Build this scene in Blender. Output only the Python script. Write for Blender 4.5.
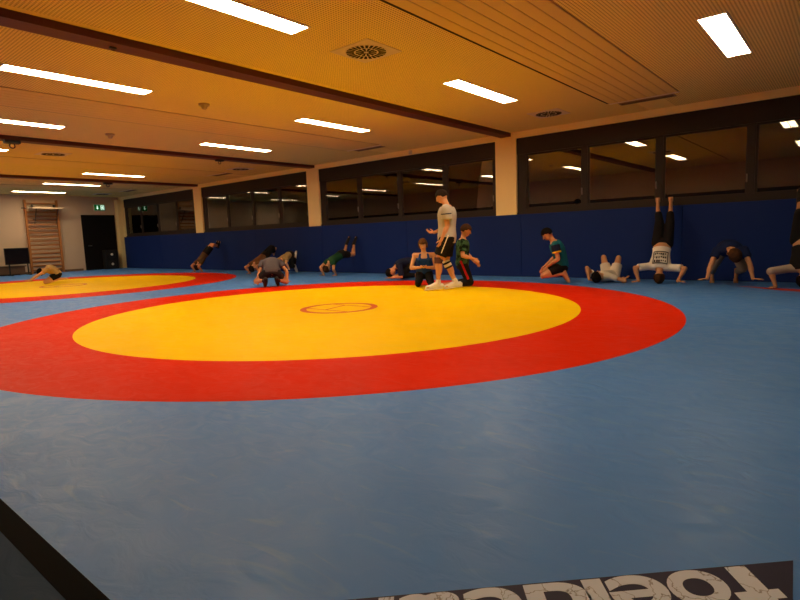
import bpy, bmesh, math, random
from mathutils import Vector, Matrix
random.seed(7)
for o in list(bpy.data.objects): bpy.data.objects.remove(o)
scene = bpy.context.scene
COL = scene.collection
PI = math.pi

# ------------------------------------------------------------------ camera
cam_d = bpy.data.cameras.new('camera'); cam = bpy.data.objects.new('camera', cam_d); COL.objects.link(cam)
cam_d.sensor_width = 36; cam_d.lens = 24.565; cam_d.clip_start = .05; cam_d.clip_end = 200
cR = Vector((.7693046, .63784202, -.03644164)); cU = Vector((-.04752438, .11401457, .99234173)); cF = cR.cross(cU) * -1
M = Matrix((cR, cU, -cF)).transposed() if False else Matrix(((cR.x, cU.x, -cF.x), (cR.y, cU.y, -cF.y), (cR.z, cU.z, -cF.z)))
if cF.dot(Vector((-.637, .7617, -.118))) < 0:
    cF = -cF; M = Matrix(((cR.x, cU.x, -cF.x), (cR.y, cU.y, -cF.y), (cR.z, cU.z, -cF.z)))
cam.matrix_world = Matrix.Translation((5.7706, -5.5039, 1.0257)) @ M.to_4x4()
scene.camera = cam

# ------------------------------------------------------------------ world, exposure
w = bpy.data.worlds.new('night'); scene.world = w; w.use_nodes = True
w.node_tree.nodes['Background'].inputs[0].default_value = (.02, .03, .06, 1)
w.node_tree.nodes['Background'].inputs[1].default_value = .02
vs = scene.view_settings
vs.view_transform = 'Standard'; vs.look = 'None'; vs.gamma = 1; vs.use_curve_mapping = False
vs.exposure = 0.0
LAMP = 46.0
LAMP_COL = (1.0, .76, .46)

# ------------------------------------------------------------------ measures
YW = 5.66          # face of the wall pads
XE = -20.0         # end wall
XR = 10.5          # right wall
YB = -5.96         # wall behind the camera
ZC = 3.18          # ceiling

# ------------------------------------------------------------------ materials
MAT = {}
def lin(c): return tuple(((v / 12.92) if v <= .04045 else ((v + .055) / 1.055) ** 2.4) for v in c)
def mat(name, col, rough=.6, spec=.3, metal=0, noise=None, bump=None, sheen=0):
    """col in linear rgb; noise = (scale, amount) small colour variation; bump = (scale, strength, distance)"""
    if name in MAT: return MAT[name]
    m = bpy.data.materials.new(name); m.use_nodes = True; nt = m.node_tree; b = nt.nodes['Principled BSDF']
    b.inputs['Base Color'].default_value = (*col, 1); b.inputs['Roughness'].default_value = rough
    b.inputs['Specular IOR Level'].default_value = spec; b.inputs['Metallic'].default_value = metal
    tc = nt.nodes.new('ShaderNodeTexCoord')
    if noise:
        n = nt.nodes.new('ShaderNodeTexNoise'); n.inputs['Scale'].default_value = noise[0]; n.inputs['Detail'].default_value = 5
        r = nt.nodes.new('ShaderNodeMapRange'); r.inputs[3].default_value = 1 - noise[1]; r.inputs[4].default_value = 1 + noise[1]
        x = nt.nodes.new('ShaderNodeMix'); x.data_type = 'RGBA'; x.blend_type = 'MULTIPLY'; x.inputs[0].default_value = 1
        x.inputs[6].default_value = (*col, 1)
        nt.links.new(tc.outputs['Object'], n.inputs['Vector']); nt.links.new(n.outputs[0], r.inputs[0])
        nt.links.new(r.outputs[0], x.inputs[7]); nt.links.new(x.outputs[2], b.inputs['Base Color'])
    if bump:
        n = nt.nodes.new('ShaderNodeTexNoise'); n.inputs['Scale'].default_value = bump[0]; n.inputs['Detail'].default_value = 4
        k = nt.nodes.new('ShaderNodeBump'); k.inputs['Strength'].default_value = bump[1]; k.inputs['Distance'].default_value = bump[2]
        nt.links.new(tc.outputs['Object'], n.inputs['Vector']); nt.links.new(n.outputs[0], k.inputs['Height']); nt.links.new(k.outputs[0], b.inputs['Normal'])
    MAT[name] = m
    return m
def emis(name, col, s):
    m = bpy.data.materials.new(name); m.use_nodes = True; nt = m.node_tree; nt.nodes.remove(nt.nodes['Principled BSDF'])
    e = nt.nodes.new('ShaderNodeEmission'); e.inputs[0].default_value = (*col, 1); e.inputs[1].default_value = s
    nt.links.new(e.outputs[0], nt.nodes['Material Output'].inputs[0]); MAT[name] = m
    return m
def mat_vinyl(name, col, spec=.02, scuff=0):
    """wrestling mat cover: a worn vinyl sheet with shallow creases and scuffs"""
    m = mat(name, col, rough=.5, spec=spec, noise=(1.6, .08)); nt = m.node_tree; b = nt.nodes['Principled BSDF']
    tc = nt.nodes['Texture Coordinate']
    mp = nt.nodes.new('ShaderNodeMapping'); mp.inputs['Scale'].default_value = (1, 1.6, 1); mp.inputs['Rotation'].default_value = (0, 0, .7)
    n = nt.nodes.new('ShaderNodeTexNoise'); n.inputs['Scale'].default_value = 5; n.inputs['Detail'].default_value = 8; n.inputs['Distortion'].default_value = 1.4
    k = nt.nodes.new('ShaderNodeBump'); k.inputs['Strength'].default_value = .42; k.inputs['Distance'].default_value = .012
    r = nt.nodes.new('ShaderNodeMapRange'); r.inputs[1].default_value = .35; r.inputs[2].default_value = .7; r.inputs[3].default_value = .36; r.inputs[4].default_value = .54
    nt.links.new(tc.outputs['Object'], mp.inputs[0]); nt.links.new(mp.outputs[0], n.inputs['Vector'])
    nt.links.new(n.outputs[0], k.inputs['Height']); nt.links.new(k.outputs[0], b.inputs['Normal'])
    nt.links.new(n.outputs[0], r.inputs[0]); nt.links.new(r.outputs[0], b.inputs['Roughness'])
    if scuff:                                                          # pale rubbed streaks
        mp2 = nt.nodes.new('ShaderNodeMapping'); mp2.inputs['Scale'].default_value = (.8, 2.6, 1); mp2.inputs['Rotation'].default_value = (0, 0, -.55)
        n2 = nt.nodes.new('ShaderNodeTexNoise'); n2.inputs['Scale'].default_value = 2.6; n2.inputs['Detail'].default_value = 7; n2.inputs['Distortion'].default_value = 2.2
        r2 = nt.nodes.new('ShaderNodeMapRange'); r2.inputs[1].default_value = .60; r2.inputs[2].default_value = .80; r2.inputs[4].default_value = scuff
        x2 = nt.nodes.new('ShaderNodeMix'); x2.data_type = 'RGBA'; x2.inputs[7].default_value = (.26, .40, .58, 1)
        src = b.inputs['Base Color'].links[0].from_socket
        nt.links.new(tc.outputs['Object'], mp2.inputs[0]); nt.links.new(mp2.outputs[0], n2.inputs['Vector']); nt.links.new(n2.outputs[0], r2.inputs[0])
        nt.links.new(r2.outputs[0], x2.inputs[0]); nt.links.new(src, x2.inputs[6]); nt.links.new(x2.outputs[2], b.inputs['Base Color'])
    return m
def mat_perforated(name, col):
    """acoustic plasterboard: round holes on a square grid"""
    m = mat(name, col, rough=.9, spec=.1); nt = m.node_tree; b = nt.nodes['Principled BSDF']; tc = nt.nodes['Texture Coordinate']
    sx = nt.nodes.new('ShaderNodeSeparateXYZ'); nt.links.new(tc.outputs['Object'], sx.inputs[0])
    def M_(op, a, bb=None):
        q = nt.nodes.new('ShaderNodeMath'); q.operation = op
        for i, v in enumerate((a, bb)):
            if v is None: continue
            if isinstance(v, (int, float)): q.inputs[i].default_value = v
            else: nt.links.new(v, q.inputs[i])
        return q.outputs[0]
    P_ = .034
    u = M_('SUBTRACT', M_('FRACT', M_('DIVIDE', sx.outputs[0], P_)), .5); v = M_('SUBTRACT', M_('FRACT', M_('DIVIDE', sx.outputs[1], P_)), .5)
    d = M_('ADD', M_('MULTIPLY', u, u), M_('MULTIPLY', v, v))
    hole = M_('LESS_THAN', d, .075)
    # unperforated margins along the beams and panels (module 3.25 m)
    mm = M_('ABSOLUTE', M_('SUBTRACT', M_('FRACT', M_('DIVIDE', M_('ADD', sx.outputs[0], 26.35), 3.25)), .5))
    zone = M_('LESS_THAN', mm, .43)
    f = M_('MULTIPLY', hole, zone)
    x = nt.nodes.new('ShaderNodeMix'); x.data_type = 'RGBA'; nt.links.new(f, x.inputs[0])
    x.inputs[6].default_value = (*col, 1); x.inputs[7].default_value = (col[0] * .42, col[1] * .40, col[2] * .36, 1)
    nt.links.new(x.outputs[2], b.inputs['Base Color'])
    return m
def mat_wood(name, c1, c2, axis=1, scale=9):
    m = mat(name, c1, rough=.55, spec=.3); nt = m.node_tree; b = nt.nodes['Principled BSDF']; tc = nt.nodes['Texture Coordinate']
    mp = nt.nodes.new('ShaderNodeMapping'); s = [scale, scale, scale]; s[axis] = scale * .06; mp.inputs['Scale'].default_value = s
    n = nt.nodes.new('ShaderNodeTexNoise'); n.inputs['Scale'].default_value = 2.2; n.inputs['Detail'].default_value = 6
    x = nt.nodes.new('ShaderNodeMix'); x.data_type = 'RGBA'; x.inputs[6].default_value = (*c1, 1); x.inputs[7].default_value = (*c2, 1)
    nt.links.new(tc.outputs['Object'], mp.inputs[0]); nt.links.new(mp.outputs[0], n.inputs['Vector']); nt.links.new(n.outputs[0], x.inputs[0]); nt.links.new(x.outputs[2], b.inputs['Base Color'])
    return m
def mat_print(name, c1, c2, scale):
    """cracked, worn print"""
    m = mat(name, c1, rough=.6, spec=.3); nt = m.node_tree; b = nt.nodes['Principled BSDF']; tc = nt.nodes['Texture Coordinate']
    n = nt.nodes.new('ShaderNodeTexVoronoi'); n.feature = 'DISTANCE_TO_EDGE'; n.inputs['Scale'].default_value = scale
    ns = nt.nodes.new('ShaderNodeTexNoise'); ns.inputs['Scale'].default_value = 14; ns.inputs['Detail'].default_value = 5
    mxv = nt.nodes.new('ShaderNodeMix'); mxv.data_type = 'VECTOR'; mxv.inputs[0].default_value = .12
    nt.links.new(tc.outputs['Object'], mxv.inputs[4]); nt.links.new(ns.outputs['Color'], mxv.inputs[5]); nt.links.new(tc.outputs['Object'], ns.inputs['Vector'])
    nt.links.new(mxv.outputs[1], n.inputs['Vector'])
    r = nt.nodes.new('ShaderNodeMapRange'); r.inputs[1].default_value = .0; r.inputs[2].default_value = .022
    x = nt.nodes.new('ShaderNodeMix'); x.data_type = 'RGBA'; x.inputs[6].default_value = (*c2, 1); x.inputs[7].default_value = (*c1, 1)
    nt.links.new(n.outputs['Distance'], r.inputs[0]); nt.links.new(r.outputs[0], x.inputs[0]); nt.links.new(x.outputs[2], b.inputs['Base Color'])
    return m
def mat_glass(name):
    m = bpy.data.materials.new(name); m.use_nodes = True; nt = m.node_tree; nt.nodes.remove(nt.nodes['Principled BSDF'])
    g = nt.nodes.new('ShaderNodeBsdfGlossy'); g.inputs['Roughness'].default_value = .0; g.inputs['Color'].default_value = (1, .97, .93, 1)
    t = nt.nodes.new('ShaderNodeBsdfTransparent'); t.inputs[0].default_value = (.75, .78, .8, 1)
    f = nt.nodes.new('ShaderNodeFresnel'); f.inputs[0].default_value = 1.9
    x = nt.nodes.new('ShaderNodeMixShader'); nt.links.new(f.outputs[0], x.inputs[0]); nt.links.new(t.outputs[0], x.inputs[1]); nt.links.new(g.outputs[0], x.inputs[2])
    nt.links.new(x.outputs[0], nt.nodes['Material Output'].inputs[0]); MAT[name] = m
    return m

BLUE = mat_vinyl('blue_vinyl', (.080, .25, .70), .22, .35)
RED = mat_vinyl('red_vinyl', (.72, .024, .002))
YELLOW = mat_vinyl('yellow_vinyl', (.96, .62, .001))
EDGE = mat_vinyl('edge_mat_vinyl', (.03, .06, .12))
BLACKTAPE = mat('black_tape', (.004, .004, .005), .8, .05)
REDTAPE = mat('red_tape', (.45, .02, .01), .6)
PADBLUE = mat('pad_blue', (.008, .026, .15), .6, .1, noise=(1.2, .08), bump=(3, .15, .01))
PLASTER = mat('cream_plaster', (.60, .45, .32), .9, .1, noise=(2, .03))
CEIL = mat_perforated('perforated_ceiling', (.86, .71, .26))
LINTEL = mat('lintel_plaster', (.94, .76, .38), .85, .1)
BEAM = mat_wood('beam_wood', (.13, .035, .018), (.07, .018, .010), axis=1)
FRAME = mat('window_frame', (.028, .020, .017), .55, .2)
SEAL = mat('window_seal', (.022, .017, .015), .6)
GLASS = mat_glass('night_glass')
PANEL = mat('radiant_panel', (.74, .58, .20), .6, .2, noise=(1.2, .03))
GROOVE = mat('panel_groove', (.50, .38, .20), .8)
DARKGAP = mat('dark_gap', (.03, .02, .015), .9)
VENTM = mat('vent_metal', (.66, .58, .46), .5, .3)
VENTD = mat('vent_dark', (.012, .010, .010), .9)
WHITEP = mat('white_plastic', (.75, .70, .62), .5, .3)
BLACKM = mat('black_metal', (.010, .010, .011), .45, .4)
BLACKP = mat('black_plastic', (.012, .011, .011), .5, .3)
SCREEN = mat('screen_black', (.006, .006, .008), .15, .5)
PINE = mat_wood('pine', (.46, .18, .045), (.34, .12, .03), axis=2)
PINEH = mat_wood('pine_rung', (.42, .17, .045), (.32, .12, .03), axis=1)
DOORM = mat('door_dark', (.008, .006, .006), .6, .1)
STEEL = mat('steel', (.6, .6, .6), .3, .5, metal=1)
FLOORM = mat('grey_screed', (.09, .09, .10), .8)
DARKWALL = mat('dark_dado', (.05, .042, .04), .7)
LAMPF = mat('lamp_frame', (.8, .72, .6), .5)
LAMPE = {k: emis('lamp_diffuser_%s' % k, LAMP_COL, LAMP * f) for k, f in (('middle', 1.0), ('right', .55), ('end', .7))}
EXITG = emis('exit_green', (.01, .30, .05), .25)
EXITW = emis('exit_white', (.75, 1, .8), 1.2)
BANNER = mat('banner_dark', (.012, .009, .050), .6, .3, noise=(9, .2))
LETTERM = mat_print('letter_cream', (.68, .72, .86), (.22, .20, .22), 9)

# ------------------------------------------------------------------ mesh helpers
def link(name, bm, m, parent=None, smooth=False):
    me = bpy.data.meshes.new(name); bm.normal_update(); bm.to_mesh(me); bm.free()
    if m: me.materials.append(m)
    if smooth:
        for p in me.polygons: p.use_smooth = True
    o = bpy.data.objects.new(name, me); COL.objects.link(o)
    if parent: o.parent = parent
    return o
def empty(name, label, cat, loc=(0, 0, 0), rz=0, group=None):
    o = bpy.data.objects.new(name, None); COL.objects.link(o); o.location = loc; o.rotation_euler = (0, 0, rz)
    o.empty_display_size = .1
    return tag(o, label, cat, group)
def tag(o, label, cat, group=None):
    o['label'] = label; o['category'] = cat
    if group: o['group'] = group
    return o
def struct(o): o['kind'] = 'structure'; return o
def add_box(bm, x0, x1, y0, y1, z0, z1, bev=0):
    n0 = len(bm.verts)
    r = bmesh.ops.create_cube(bm, size=1)
    bmesh.ops.scale(bm, vec=(x1 - x0, y1 - y0, z1 - z0), verts=r['verts'])
    bmesh.ops.translate(bm, vec=((x0 + x1) / 2, (y0 + y1) / 2, (z0 + z1) / 2), verts=r['verts'])
    if bev:
        es = list({e for v in r['verts'] for e in v.link_edges})
        bmesh.ops.bevel(bm, geom=es, offset=bev, segments=2, affect='EDGES', profile=.5)
    return bm
def box(x0, x1, y0, y1, z0, z1, bev=0): return add_box(bmesh.new(), x0, x1, y0, y1, z0, z1, bev)
def add_tube(bm, a, b, ra, rb=None, n=12, cap=True):
    a, b = Vector(a), Vector(b); rb = ra if rb is None else rb; d = b - a
    r = bmesh.ops.create_cone(bm, cap_ends=cap, segments=n, radius1=ra, radius2=rb, depth=d.length)
    q = d.to_track_quat('Z', 'Y').to_matrix().to_4x4()
    bmesh.ops.transform(bm, matrix=Matrix.Translation((a + b) / 2) @ q, verts=r['verts'])
    return bm
def tube(a, b, ra, rb=None, n=12): return add_tube(bmesh.new(), a, b, ra, rb, n)
def add_poly(bm, pts, z0, z1):
    """prism from a 2-D outline (ccw)"""
    lo = [bm.verts.new((x, y, z0)) for x, y in pts]; hi = [bm.verts.new((x, y, z1)) for x, y in pts]; n = len(pts)
    bm.faces.new(hi); bm.faces.new(lo[::-1])
    for i in range(n): bm.faces.new((lo[i], lo[(i + 1) % n], hi[(i + 1) % n], hi[i]))
    return bm
def ring(r0, r1, z0, z1, cx=0, cy=0, n=160, a0=0, a1=2 * PI):
    bm = bmesh.new(); full = abs(a1 - a0 - 2 * PI) < 1e-6; V = []
    k = n if full else n + 1
    for i in range(k):
        a = a0 + (a1 - a0) * i / n; c, s = math.cos(a), math.sin(a)
        V.append([bm.verts.new((cx + r * c, cy + r * s, z)) for r, z in ((r0, z0), (r1, z0), (r1, z1), (r0, z1))])
    for i in range(n):
        A, B = V[i], V[(i + 1) % k]
        for j in range(4): bm.faces.new((A[j], B[j], B[(j + 1) % 4], A[(j + 1) % 4]))
    if not full:
        bm.faces.new(V[0]); bm.faces.new(V[-1][::-1])
    bmesh.ops.recalc_face_normals(bm, faces=bm.faces)
    return bm
def disc(r, z0, z1, cx=0, cy=0, n=160):
    return add_poly(bmesh.new(), [(cx + r * math.cos(2 * PI * i / n), cy + r * math.sin(2 * PI * i / n)) for i in range(n)], z0, z1)
def copy_tree(o, parent=None, name=None):
    c = o.copy(); COL.objects.link(c)
    if parent: c.parent = parent
    for ch in o.children: copy_tree(ch, c)
    return c

# ================================================================== SETTING
struct(link('floor', box(XE, XR, YB, 5.74, -.25, -.05), FLOORM))
struct(link('ceiling', box(XE - .2, XR + .2, YB - .2, 6.0, ZC, ZC + .2), CEIL))
struct(link('wall_end', box(XE - .2, XE, YB - .2, 6.0, -.25, ZC), PLASTER))
struct(link('wall_right', box(XR, XR + .2, YB - .2, 6.0, -.25, ZC), DARKWALL))
struct(link('wall_back', box(XE, XR, YB - .2, YB, -.25, 2.2), DARKWALL))
struct(link('trim_1', box(XE, XR, YB - .2, YB, 2.2, ZC), PLASTER))
# long window wall: parapet behind the pads, lintel, columns
struct(link('wall_window', box(XE, XR, 5.74, 5.98, -.25, 1.37), PLASTER))
struct(link('trim_2', box(XE, XR, 5.69, 5.98, 3.05, ZC), LINTEL))
cols = [-19.87, -13.37, -6.87, -.37, 6.13]
for i, x in enumerate(cols):
    struct(link('trim_%d' % (3 + i), box(x - .26, x + .26, 5.71, 5.98, 1.37, 3.05), LINTEL))
struct(link('trim_8', box(-20.0, -19.70, 5.50, 5.74, -.05, 3.05), LINTEL))
for i, x in enumerate(cols[1:]):
    xb = x + .025
    struct(link('trim_%d' % (9 + i), box(xb - .125, xb + .125, YB, 5.69, ZC - .078, ZC), BEAM))
struct(link('baseboard_end', box(XE, XE + .015, YB, 3.95, -.05, .09), mat('baseboard_wood', (.16, .09, .05), .6)))

HANDLE = mat('handle_grey', (.16, .13, .11), .5, .3)
# windows: one bay between two columns each, four sashes
def window(n, x0, x1, mull):
    f = bmesh.new(); y0, y1 = 5.77, 5.86; zb, zt = 1.40, 3.05
    add_box(f, x0, x1, y0, y1, zb, 1.50); add_box(f, x0, x1, 5.735, y0, 1.375, 1.43); add_box(f, x0, x1, y0 - .02, y1, 2.70, zt)
    add_box(f, x0, x0 + .22, y0, y1, 1.50, 2.70); add_box(f, x1 - .08, x1, y0, y1, 1.50, 2.70)
    for m_ in mull: add_box(f, m_ - .05, m_ + .05, y0, y1, 1.50, 2.70)
    r = struct(link('window_%d' % n, f, FRAME))
    edges = [x0 + .22] + [v for m_ in mull for v in (m_ - .05, m_ + .05)] + [x1 - .08]
    for a, b in zip(edges[::2], edges[1::2]):
        s = bmesh.new(); ys0, ys1 = 5.785, 5.85
        for q in ((a, b, 1.50, 1.53), (a, b, 2.67, 2.70), (a, a + .03, 1.53, 2.67), (b - .03, b, 1.53, 2.67)):
            add_box(s, q[0], q[1], ys0, ys1, q[2], q[3], .004)
        so = link('sash', s, FRAME, r)
        g = bmesh.new(); 
        for q in ((a + .03, b - .03, 1.53, 1.54), (a + .03, b - .03, 2.66, 2.67), (a + .03, a + .04, 1.54, 2.66), (b - .04, b - .03, 1.54, 2.66)):
            add_box(g, q[0], q[1], 5.788, 5.84, q[2], q[3])
        link('seal', g, SEAL, so)
        link('pane', box(a + .03, b - .03, 5.792, 5.798, 1.53, 2.67), GLASS, so)
        h = bmesh.new(); hx = b - .015
        add_box(h, hx - .012, hx + .012, 5.765, 5.785, 1.72, 1.86, .004); add_box(h, hx - .009, hx + .009, 5.745, 5.765, 1.74, 1.86, .004)
        link('window_handle', h, HANDLE, so)
window(1, -19.61, -13.63, [-18.1, -16.6, -15.1])
window(2, -13.11, -7.13, [-11.5, -10.0, -8.55])
window(3, -6.61, -.63, [-5.0, -3.53, -2.08])
window(4, -.11, 5.87, [1.42, 2.86, 4.33])
window(5, 6.39, XR, [7.9, 9.3])

# door in the end wall
dr = struct(link('door_1', box(XE - .03, XE + .035, 4.06, 5.45, -.05, 2.39, .006), DOORM))
link('door_leaf', box(XE + .035, XE + .05, 4.13, 5.38, -.045, 2.33, .004), DOORM, dr)
hb = tube((XE + .05, 4.22, 1.05), (XE + .10, 4.22, 1.05), .011); add_tube(hb, (XE + .10, 4.21, 1.05), (XE + .10, 4.36, 1.05), .011); link('door_handle', hb, STEEL, dr)

# ================================================================== MATS
def mat_thing(name, label, x0, x1, cx, gx=0):
    t = empty(name, label, 'mat', (cx, 0, 0))
    b = link('mat_cover', box(x0 - cx, x1 - cx, -4.93, 5.655, -.05, 0), BLUE, t)
    link('red_ring', ring(3.36, 4.5, 0, .0012), RED, t); link('yellow_disc', disc(3.362, 0, .0010), YELLOW, t)
    mk = ring(.475, .565, .001, .0024)
    MR = MAT.get('mark_red') or mat('mark_red', (.62, .07, .004), .5)
    y0, y1 = -.245, .27
    for yy in (y0, y1):
        L = math.sqrt(.49 ** 2 - yy ** 2); add_box(mk, -L, L, yy - .016, yy + .016, .001, .0022)
    add_poly(mk, [(-.05, y0), (-.015, y0), (-.13, y1), (-.165, y1)], .001, .0020)
    link('centre_mark', mk, MR, t)
    return t
near = mat_thing('wrestling_mat', 'near wrestling mat, blue cover with full yellow circle inside red ring', -5.35, XR - .02, 0)
far = mat_thing('wrestling_mat', 'far wrestling mat by the end wall, yellow circle cut off by left frame edge', XE + .02, -5.35, -10.7)
tag(link('edge_mat', box(XE + .02, XR - .02, YB + .01, -5.01, -.05, 0), EDGE), 'dark blue edge mat strip beyond the black line, bottom left corner', 'mat')
tag(link('black_floor_line', box(XE + .02, XR - .02, -5.01, -4.93, -.05, .001), BLACKTAPE), 'black line across the mat in the bottom left corner', 'tape')
tag(link('red_floor_tape', add_poly(bmesh.new(), [(4.30, 4.83), (4.90, 4.36), (5.6, 4.05), (6.6, 3.9), (6.6, 4.2), (5.6, 4.36), (4.95, 4.62)], .0004, .002), REDTAPE),
    'red tape strip on blue mat under the wall at right frame edge', 'tape')

# printed logo panel on the near mat, read from the other side
u = Vector((.7145, .6996)); nrm = Vector((.6996, -.7145)); A0 = Vector((4.73, -4.49))
def L2(s, t): p_ = A0 + u * s + nrm * t; return (p_.x, p_.y)
lg = empty('mat_logo', 'dark printed panel on mat, cream worn letters upside down, bottom right', 'logo', (4.73, -4.49, 0))
pts = [L2(-.42, 0), L2(1.316, 0), L2(1.18, .16), L2(1.10, .30), L2(-.42, .30)]
link('backing_panel', add_poly(bmesh.new(), [(x - 4.73, y + 4.49) for x, y in pts][::-1], .0004, .0016), BANNER, lg)
def letter(ch, s_right, s_left, z=.0022):
    """one letter, its foot on the far edge of the panel; s runs against the reading direction"""
    cu = bpy.data.curves.new('letter', 'FONT'); cu.body = ch; cu.size = 1; cu.offset = .022; cu.resolution_u = 8
    ob = bpy.data.objects.new('letter', cu); COL.objects.link(ob)
    dg = bpy.context.evaluated_depsgraph_get(); me = bpy.data.meshes.new_from_object(ob.evaluated_get(dg))
    bpy.data.objects.remove(ob)
    xs = [v.co.x for v in me.vertices]; x0, x1 = min(xs), max(xs); base = 0 if ch != 'x' else 0
    H_ = .30
    for v in me.vertices:
        fx = (v.co.x - x0) / (x1 - x0); ty = max(v.co.y, -.03) * H_ + .012
        s = s_right + (s_left - s_right) * fx - .10 * ty
        p_ = A0 + u * s + nrm * ty
        v.co = (p_.x - 4.73, p_.y + 4.49, 0)
    bm = bmesh.new(); bm.from_mesh(me); bpy.data.meshes.remove(me)
    bmesh.ops.recalc_face_normals(bm, faces=bm.faces)
    ge = bmesh.ops.extrude_face_region(bm, geom=list(bm.faces))
    for g in ge['geom']:
        if isinstance(g, bmesh.types.BMVert): g.co.z = z
    for v in bm.verts:
        if v.co.z == 0: v.co.z = .0016
    for f_ in bm.faces: f_.smooth = False
    bmesh.ops.recalc_face_normals(bm, faces=bm.faces)
    link('letter', bm, LETTERM, lg)
for ch, a, b in (('f', 1.185, 1.03), ('o', 1.055, .885), ('e', .88, .712), ('l', .706, .648), ('d', .655, .475), ('e', .46, .295), ('a', .285, .115), ('k', .10, -.07)):
    letter(ch, a, b)

# ================================================================== WALL PADS
def pads():
    edges = [-19.68] + [-19.6 + 3.27 * k for k in range(1, 9)] + [9.9]
    names = ['in the corner beside the black door', 'left of the leftmost handstand figure', 'behind the leftmost handstand figure', 'behind the crouching figures at left', 'left of the coach, behind the diagonal handstand',
             'behind the coach', 'behind the boy in teal', 'behind the figure on all fours, at right frame edge', 'beyond the right frame edge, beside the right wall']
    for i in range(len(edges) - 1):
        o = link('wall_pad', box(edges[i] + .002, edges[i + 1] - .002, YW, 5.735, .0, 1.385, .008), PADBLUE)
        tag(o, 'dark blue padded wall panel ' + names[i], 'wall pad', 'blue wall pads under the windows')
pads()

# ================================================================== CEILING FITTINGS
def ceiling_light(x, y0, label):
    t = empty('ceiling_light', label, 'ceiling light', (x, y0 + .875, ZC), 0, 'recessed ceiling lights')
    f = bmesh.new(); W_, L_ = .135, .885
    for q in ((-W_ - .012, -W_ + .006, -L_ - .012, L_ + .012), (W_ - .006, W_ + .012, -L_ - .012, L_ + .012), (-W_ + .006, W_ - .006, -L_ - .012, -L_ + .006), (-W_ + .006, W_ - .006, L_ - .006, L_ + .012)):
        add_box(f, *q, -.012, 0)
    link('frame', f, LAMPF, t)
    link('diffuser', box(-W_ + .006, W_ - .006, -L_ + .006, L_ - .006, -.008, -.002), LAMPE['right' if x > 4 else 'end' if x < -10 else 'middle'], t)
    l = box(-.004, .004, -L_ + .006, L_ - .006, -.014, -.009)
    for k in range(1, 18): add_box(l, -W_ + .006, W_ - .006, -L_ + k * .0983 - .002, -L_ + k * .0983 + .002, -.013, -.009)
    link('louvre', l, LAMPF, t)
    return t
YA, YBB = 1.25, -3.28
ceiling_light(4.50, YA, 'short bright ceiling light at top right corner of the view')
ceiling_light(1.22, YA, 'bright ceiling light between dark beam and big grooved panel')
ceiling_light(-2.1, YA, 'bright ceiling light just left of the nearest dark beam, right one')
ceiling_light(-5.35, YA, 'thin ceiling light between grooved panel and second beam, above windows')
ceiling_light(-11.85, YA, 'long thin light in the bright strip before the third beam')
ceiling_light(-15.2, YA, 'thin ceiling light just behind the third beam')
ceiling_light(-18.5, YA, 'farthest ceiling light, directly over the wall bars')
ceiling_light(1.22, YBB, 'biggest ceiling light, cut by the top edge of the view')
ceiling_light(-2.1, YBB, 'long light at left edge below the nearest dark beam')
ceiling_light(-5.35, YBB, 'thin light at left edge above the second beam')
ceiling_light(-8.6, YBB, 'light peeking in at left edge below the second beam')
ceiling_light(4.50, YBB, 'ceiling light above the photographer, seen mirrored in the right window')
ceiling_light(-11.85, YBB, 'ceiling light out of view at left, mirrored in the windows, beyond second beam')
ceiling_light(-15.2, YBB, 'ceiling light out of view at left, mirrored in the windows, beyond third beam')
ceiling_light(-18.5, YBB, 'ceiling light out of view at left, mirrored in the windows, nearest end wall')

def radiant_panel(x0, x1, y0, y1, label):
    t = empty('ceiling_panel', label, 'ceiling panel', ((x0 + x1) / 2, (y0 + y1) / 2, ZC), 0, 'grooved ceiling panels')
    hx, hy = (x1 - x0) / 2, (y1 - y0) / 2
    link('gap', box(-hx - .04, -hx + .02, -hy, hy, -.006, 0), DARKGAP, t)
    b = bmesh.new(); n = 7; wd = 2 * hx / n
    for i in range(n): add_box(b, -hx + i * wd + .006, -hx + (i + 1) * wd - .006, -hy, hy, -.014, -.004, .004)
    link('slat_sheet', b, PANEL, t)
    link('carrier', box(-hx, hx, -hy + .01, hy - .01, -.009, 0), GROOVE, t)
    link('end_cap', box(-hx, hx, hy, hy + .05, -.014, 0), LAMPF, t)
for x, lab in ((2.89, 'large grooved ceiling panel at top right, nearest of its kind'), (-3.61, 'grooved ceiling panel between nearest and second dark beams'),
               (-10.11, 'grooved ceiling panel between second and third dark beams'), (-16.61, 'narrow looking grooved ceiling panel behind the third beam')):
    radiant_panel(x - .555, x + .555, -4.6, 4.50, lab)
    s = empty('slot_vent', {2.89: 'dark slot vent at the end of the large grooved panel', -3.61: 'dark slot vent at the end of the second grooved panel',
                            -10.11: 'dark slot vent at the end of the third grooved panel', -16.61: 'dark slot vent at the end of the farthest grooved panel'}[x], 'vent', (x, 4.74, ZC), 0, 'slot vents at the panel ends')
    link('grille_frame', box(-.45, .45, -.10, .10, -.008, 0), mat('slot_frame', (.30, .22, .14), .6), s)
    g = bmesh.new()
    for k in range(3): add_box(g, -.43, .43, -.075 + k * .053, -.040 + k * .053, -.010, -.0075)
    link('slots', g, mat('slot_brown', (.10, .065, .03), .8), s)

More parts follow.
